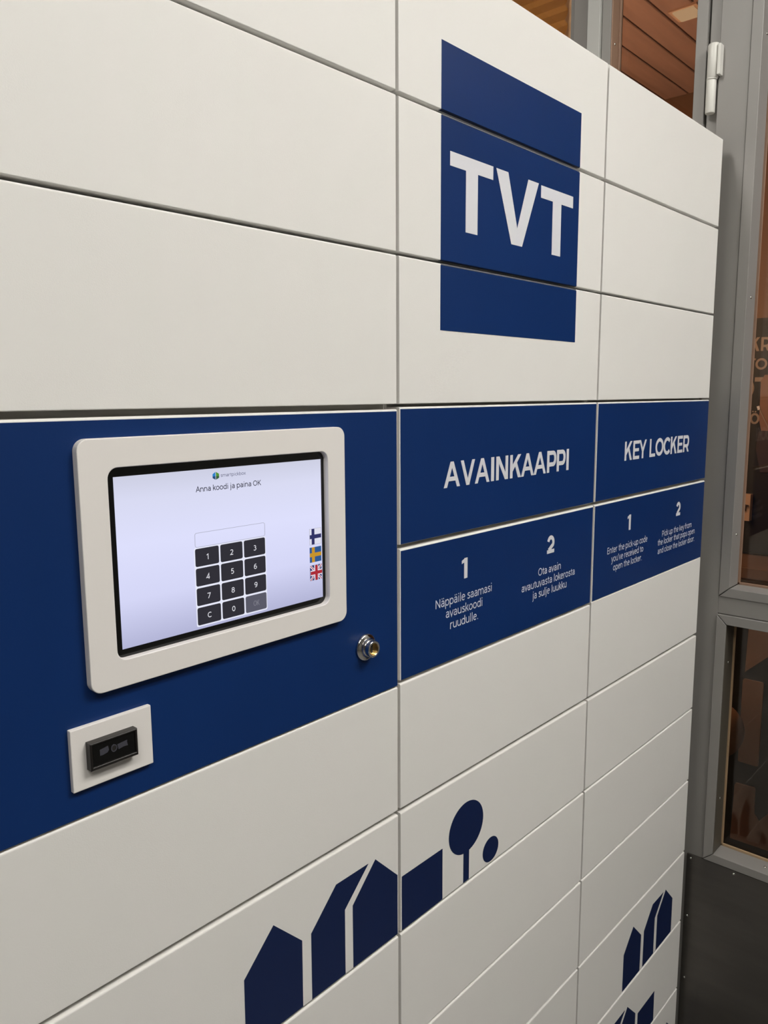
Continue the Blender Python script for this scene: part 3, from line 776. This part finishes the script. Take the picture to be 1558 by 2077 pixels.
# on this wall reading direction runs towards -y
def pg(ch, y0, y1, z0, z1, s): return flip(glyph(ch, -y0, -y1, z0, z1, s))
ppl('letter', pg('K', 3.44, 3.197, 1.171, 1.527, 0.062), 'poster_print')
ppl('letter', pg('R', 3.164, 2.93, 1.171, 1.525, 0.062), 'poster_print')
ppl('letter', pg('T', 3.52, 3.274, 0.689, 0.985, 0.055), 'poster_print')
ppl('letter', pg('O', 3.272, 2.98, 0.689, 0.985, 0.055), 'poster_print')
ppl('letter', pg('O', 3.75, 3.268, -0.09, 0.49, 0.13), 'poster_print')
ppl('letter', [rect(2.62, 3.264, 0.381, 0.493)], 'poster_print')
ppl('picture', [[(3.108, 0.40), (3.02, 0.551), (2.55, 0.551), (2.55, -1.2), (3.0, -1.0), (3.09, -0.62)]], 'skin_print', 1)
ppl('letter', pg('O', 3.330, 3.087, -0.734, -0.444, 0.055), 'poster_print')
ppl('letter', [rect(3.245, 3.28, -0.42, -0.385), rect(3.18, 3.215, -0.425, -0.39)], 'poster_print')
ppl('picture', strip([(3.10, -0.33), (2.78, -0.95)], 0.028), 'poster_print', 2)
ppl('picture', [[(3.165, -0.27), (3.10, -0.25), (3.075, -0.34), (3.13, -0.37)]], 'print', 3)
ppl('picture', [[(3.09, -0.94), (3.0, -0.90), (2.55, -0.92), (2.55, -2.0), (2.98, -2.0), (3.12, -1.4)]], 'plum_print', 2)
ppl('picture', [[(2.70, -1.15), (2.55, -1.1), (2.55, -2.28), (2.66, -2.25), (2.74, -2.1)]], 'skin_print', 3)

# wall-mounted handle plate
hp = thing('handle_plate', W(17.9, 3.21, -3.32), 'pale plate with a dark lever handle below the poster lettering', 'handle plate')
box('plate', 17.9, 18.1, 3.126, 3.306, -3.317, -2.599, 'plate', hp, bevel=0.001)
box('lever', 17.82, 17.88, 3.155, 3.31, -2.905, -2.875, 'dark_red', hp, bevel=0.0008)
box('spindle', 17.85, 17.92, 3.222, 3.262, -3.04, -2.87, 'dark_red', hp, bevel=0.0008)
# low bench rail below the poster
bn = thing('bench', W(17.4, 1.5, ZF), 'brown wooden bench against the wall below the poster', 'bench')
box('seat', 16.4, 18.3, -2.0, 4.2, -4.55, -4.27, 'brown_wall', bn, bevel=0.002)
box('front_panel', 16.5, 18.3, -1.9, 4.1, ZF, -4.55, 'tan', bn)

# black display stand with tan panels behind the lower window
ds = thing('display_stand', W(11.1, 0.6, ZF), 'black display stand with tan panels behind the lower window', 'stand')
box('board', 11.0, 11.2, -0.6, 1.30, -8.9, -3.4, 'stand_black', ds, bevel=0.002)
box('foot', 10.95, 11.7, -0.5, -0.3, ZF, -8.85, 'stand_black', ds, bevel=0.002)
box('foot', 10.95, 11.7, 1.0, 1.2, ZF, -8.85, 'stand_black', ds, bevel=0.002)
def dpl(poly): return plate('panel', [poly], 0, 0.05, 'tan', ds, at_x=10.965)
dpl([(0.89, -3.75), (0.40, -3.75), (0.44, -4.60), (0.50, -4.70), (0.918, -5.11)])
dpl(rrect(0.577, 0.945, -6.90, -5.245, 0.04))
dpl([(0.975, -7.39), (0.955, -7.35), (0.62, -7.335), (0.60, -7.37), (0.59, -7.85), (0.50, -7.98), (0.30, -7.70), (-0.4, -7.2), (-0.4, -8.49), (0.998, -8.51)])
# globe lamp on a floor stand
gl = thing('globe_lamp', W(10.3, 1.22, ZF), 'tan globe floor lamp in front of the black stand', 'lamp')
prof = [(0.53 * math.sin(math.radians(a)), -6.1 - 0.53 * math.cos(math.radians(a))) for a in range(4, 177, 8)]
lathe('globe', 10.30, 1.205, prof, 'tan', gl, 36, 'Z')
lathe('pole', 10.30, 1.205, [(0.05, ZF + 0.1), (0.05, -6.6)], 'stand_black', gl, 20, 'Z')
lathe('base', 10.30, 1.205, [(0.40, ZF), (0.40, ZF + 0.08), (0.06, ZF + 0.14)], 'stand_black', gl, 32, 'Z')
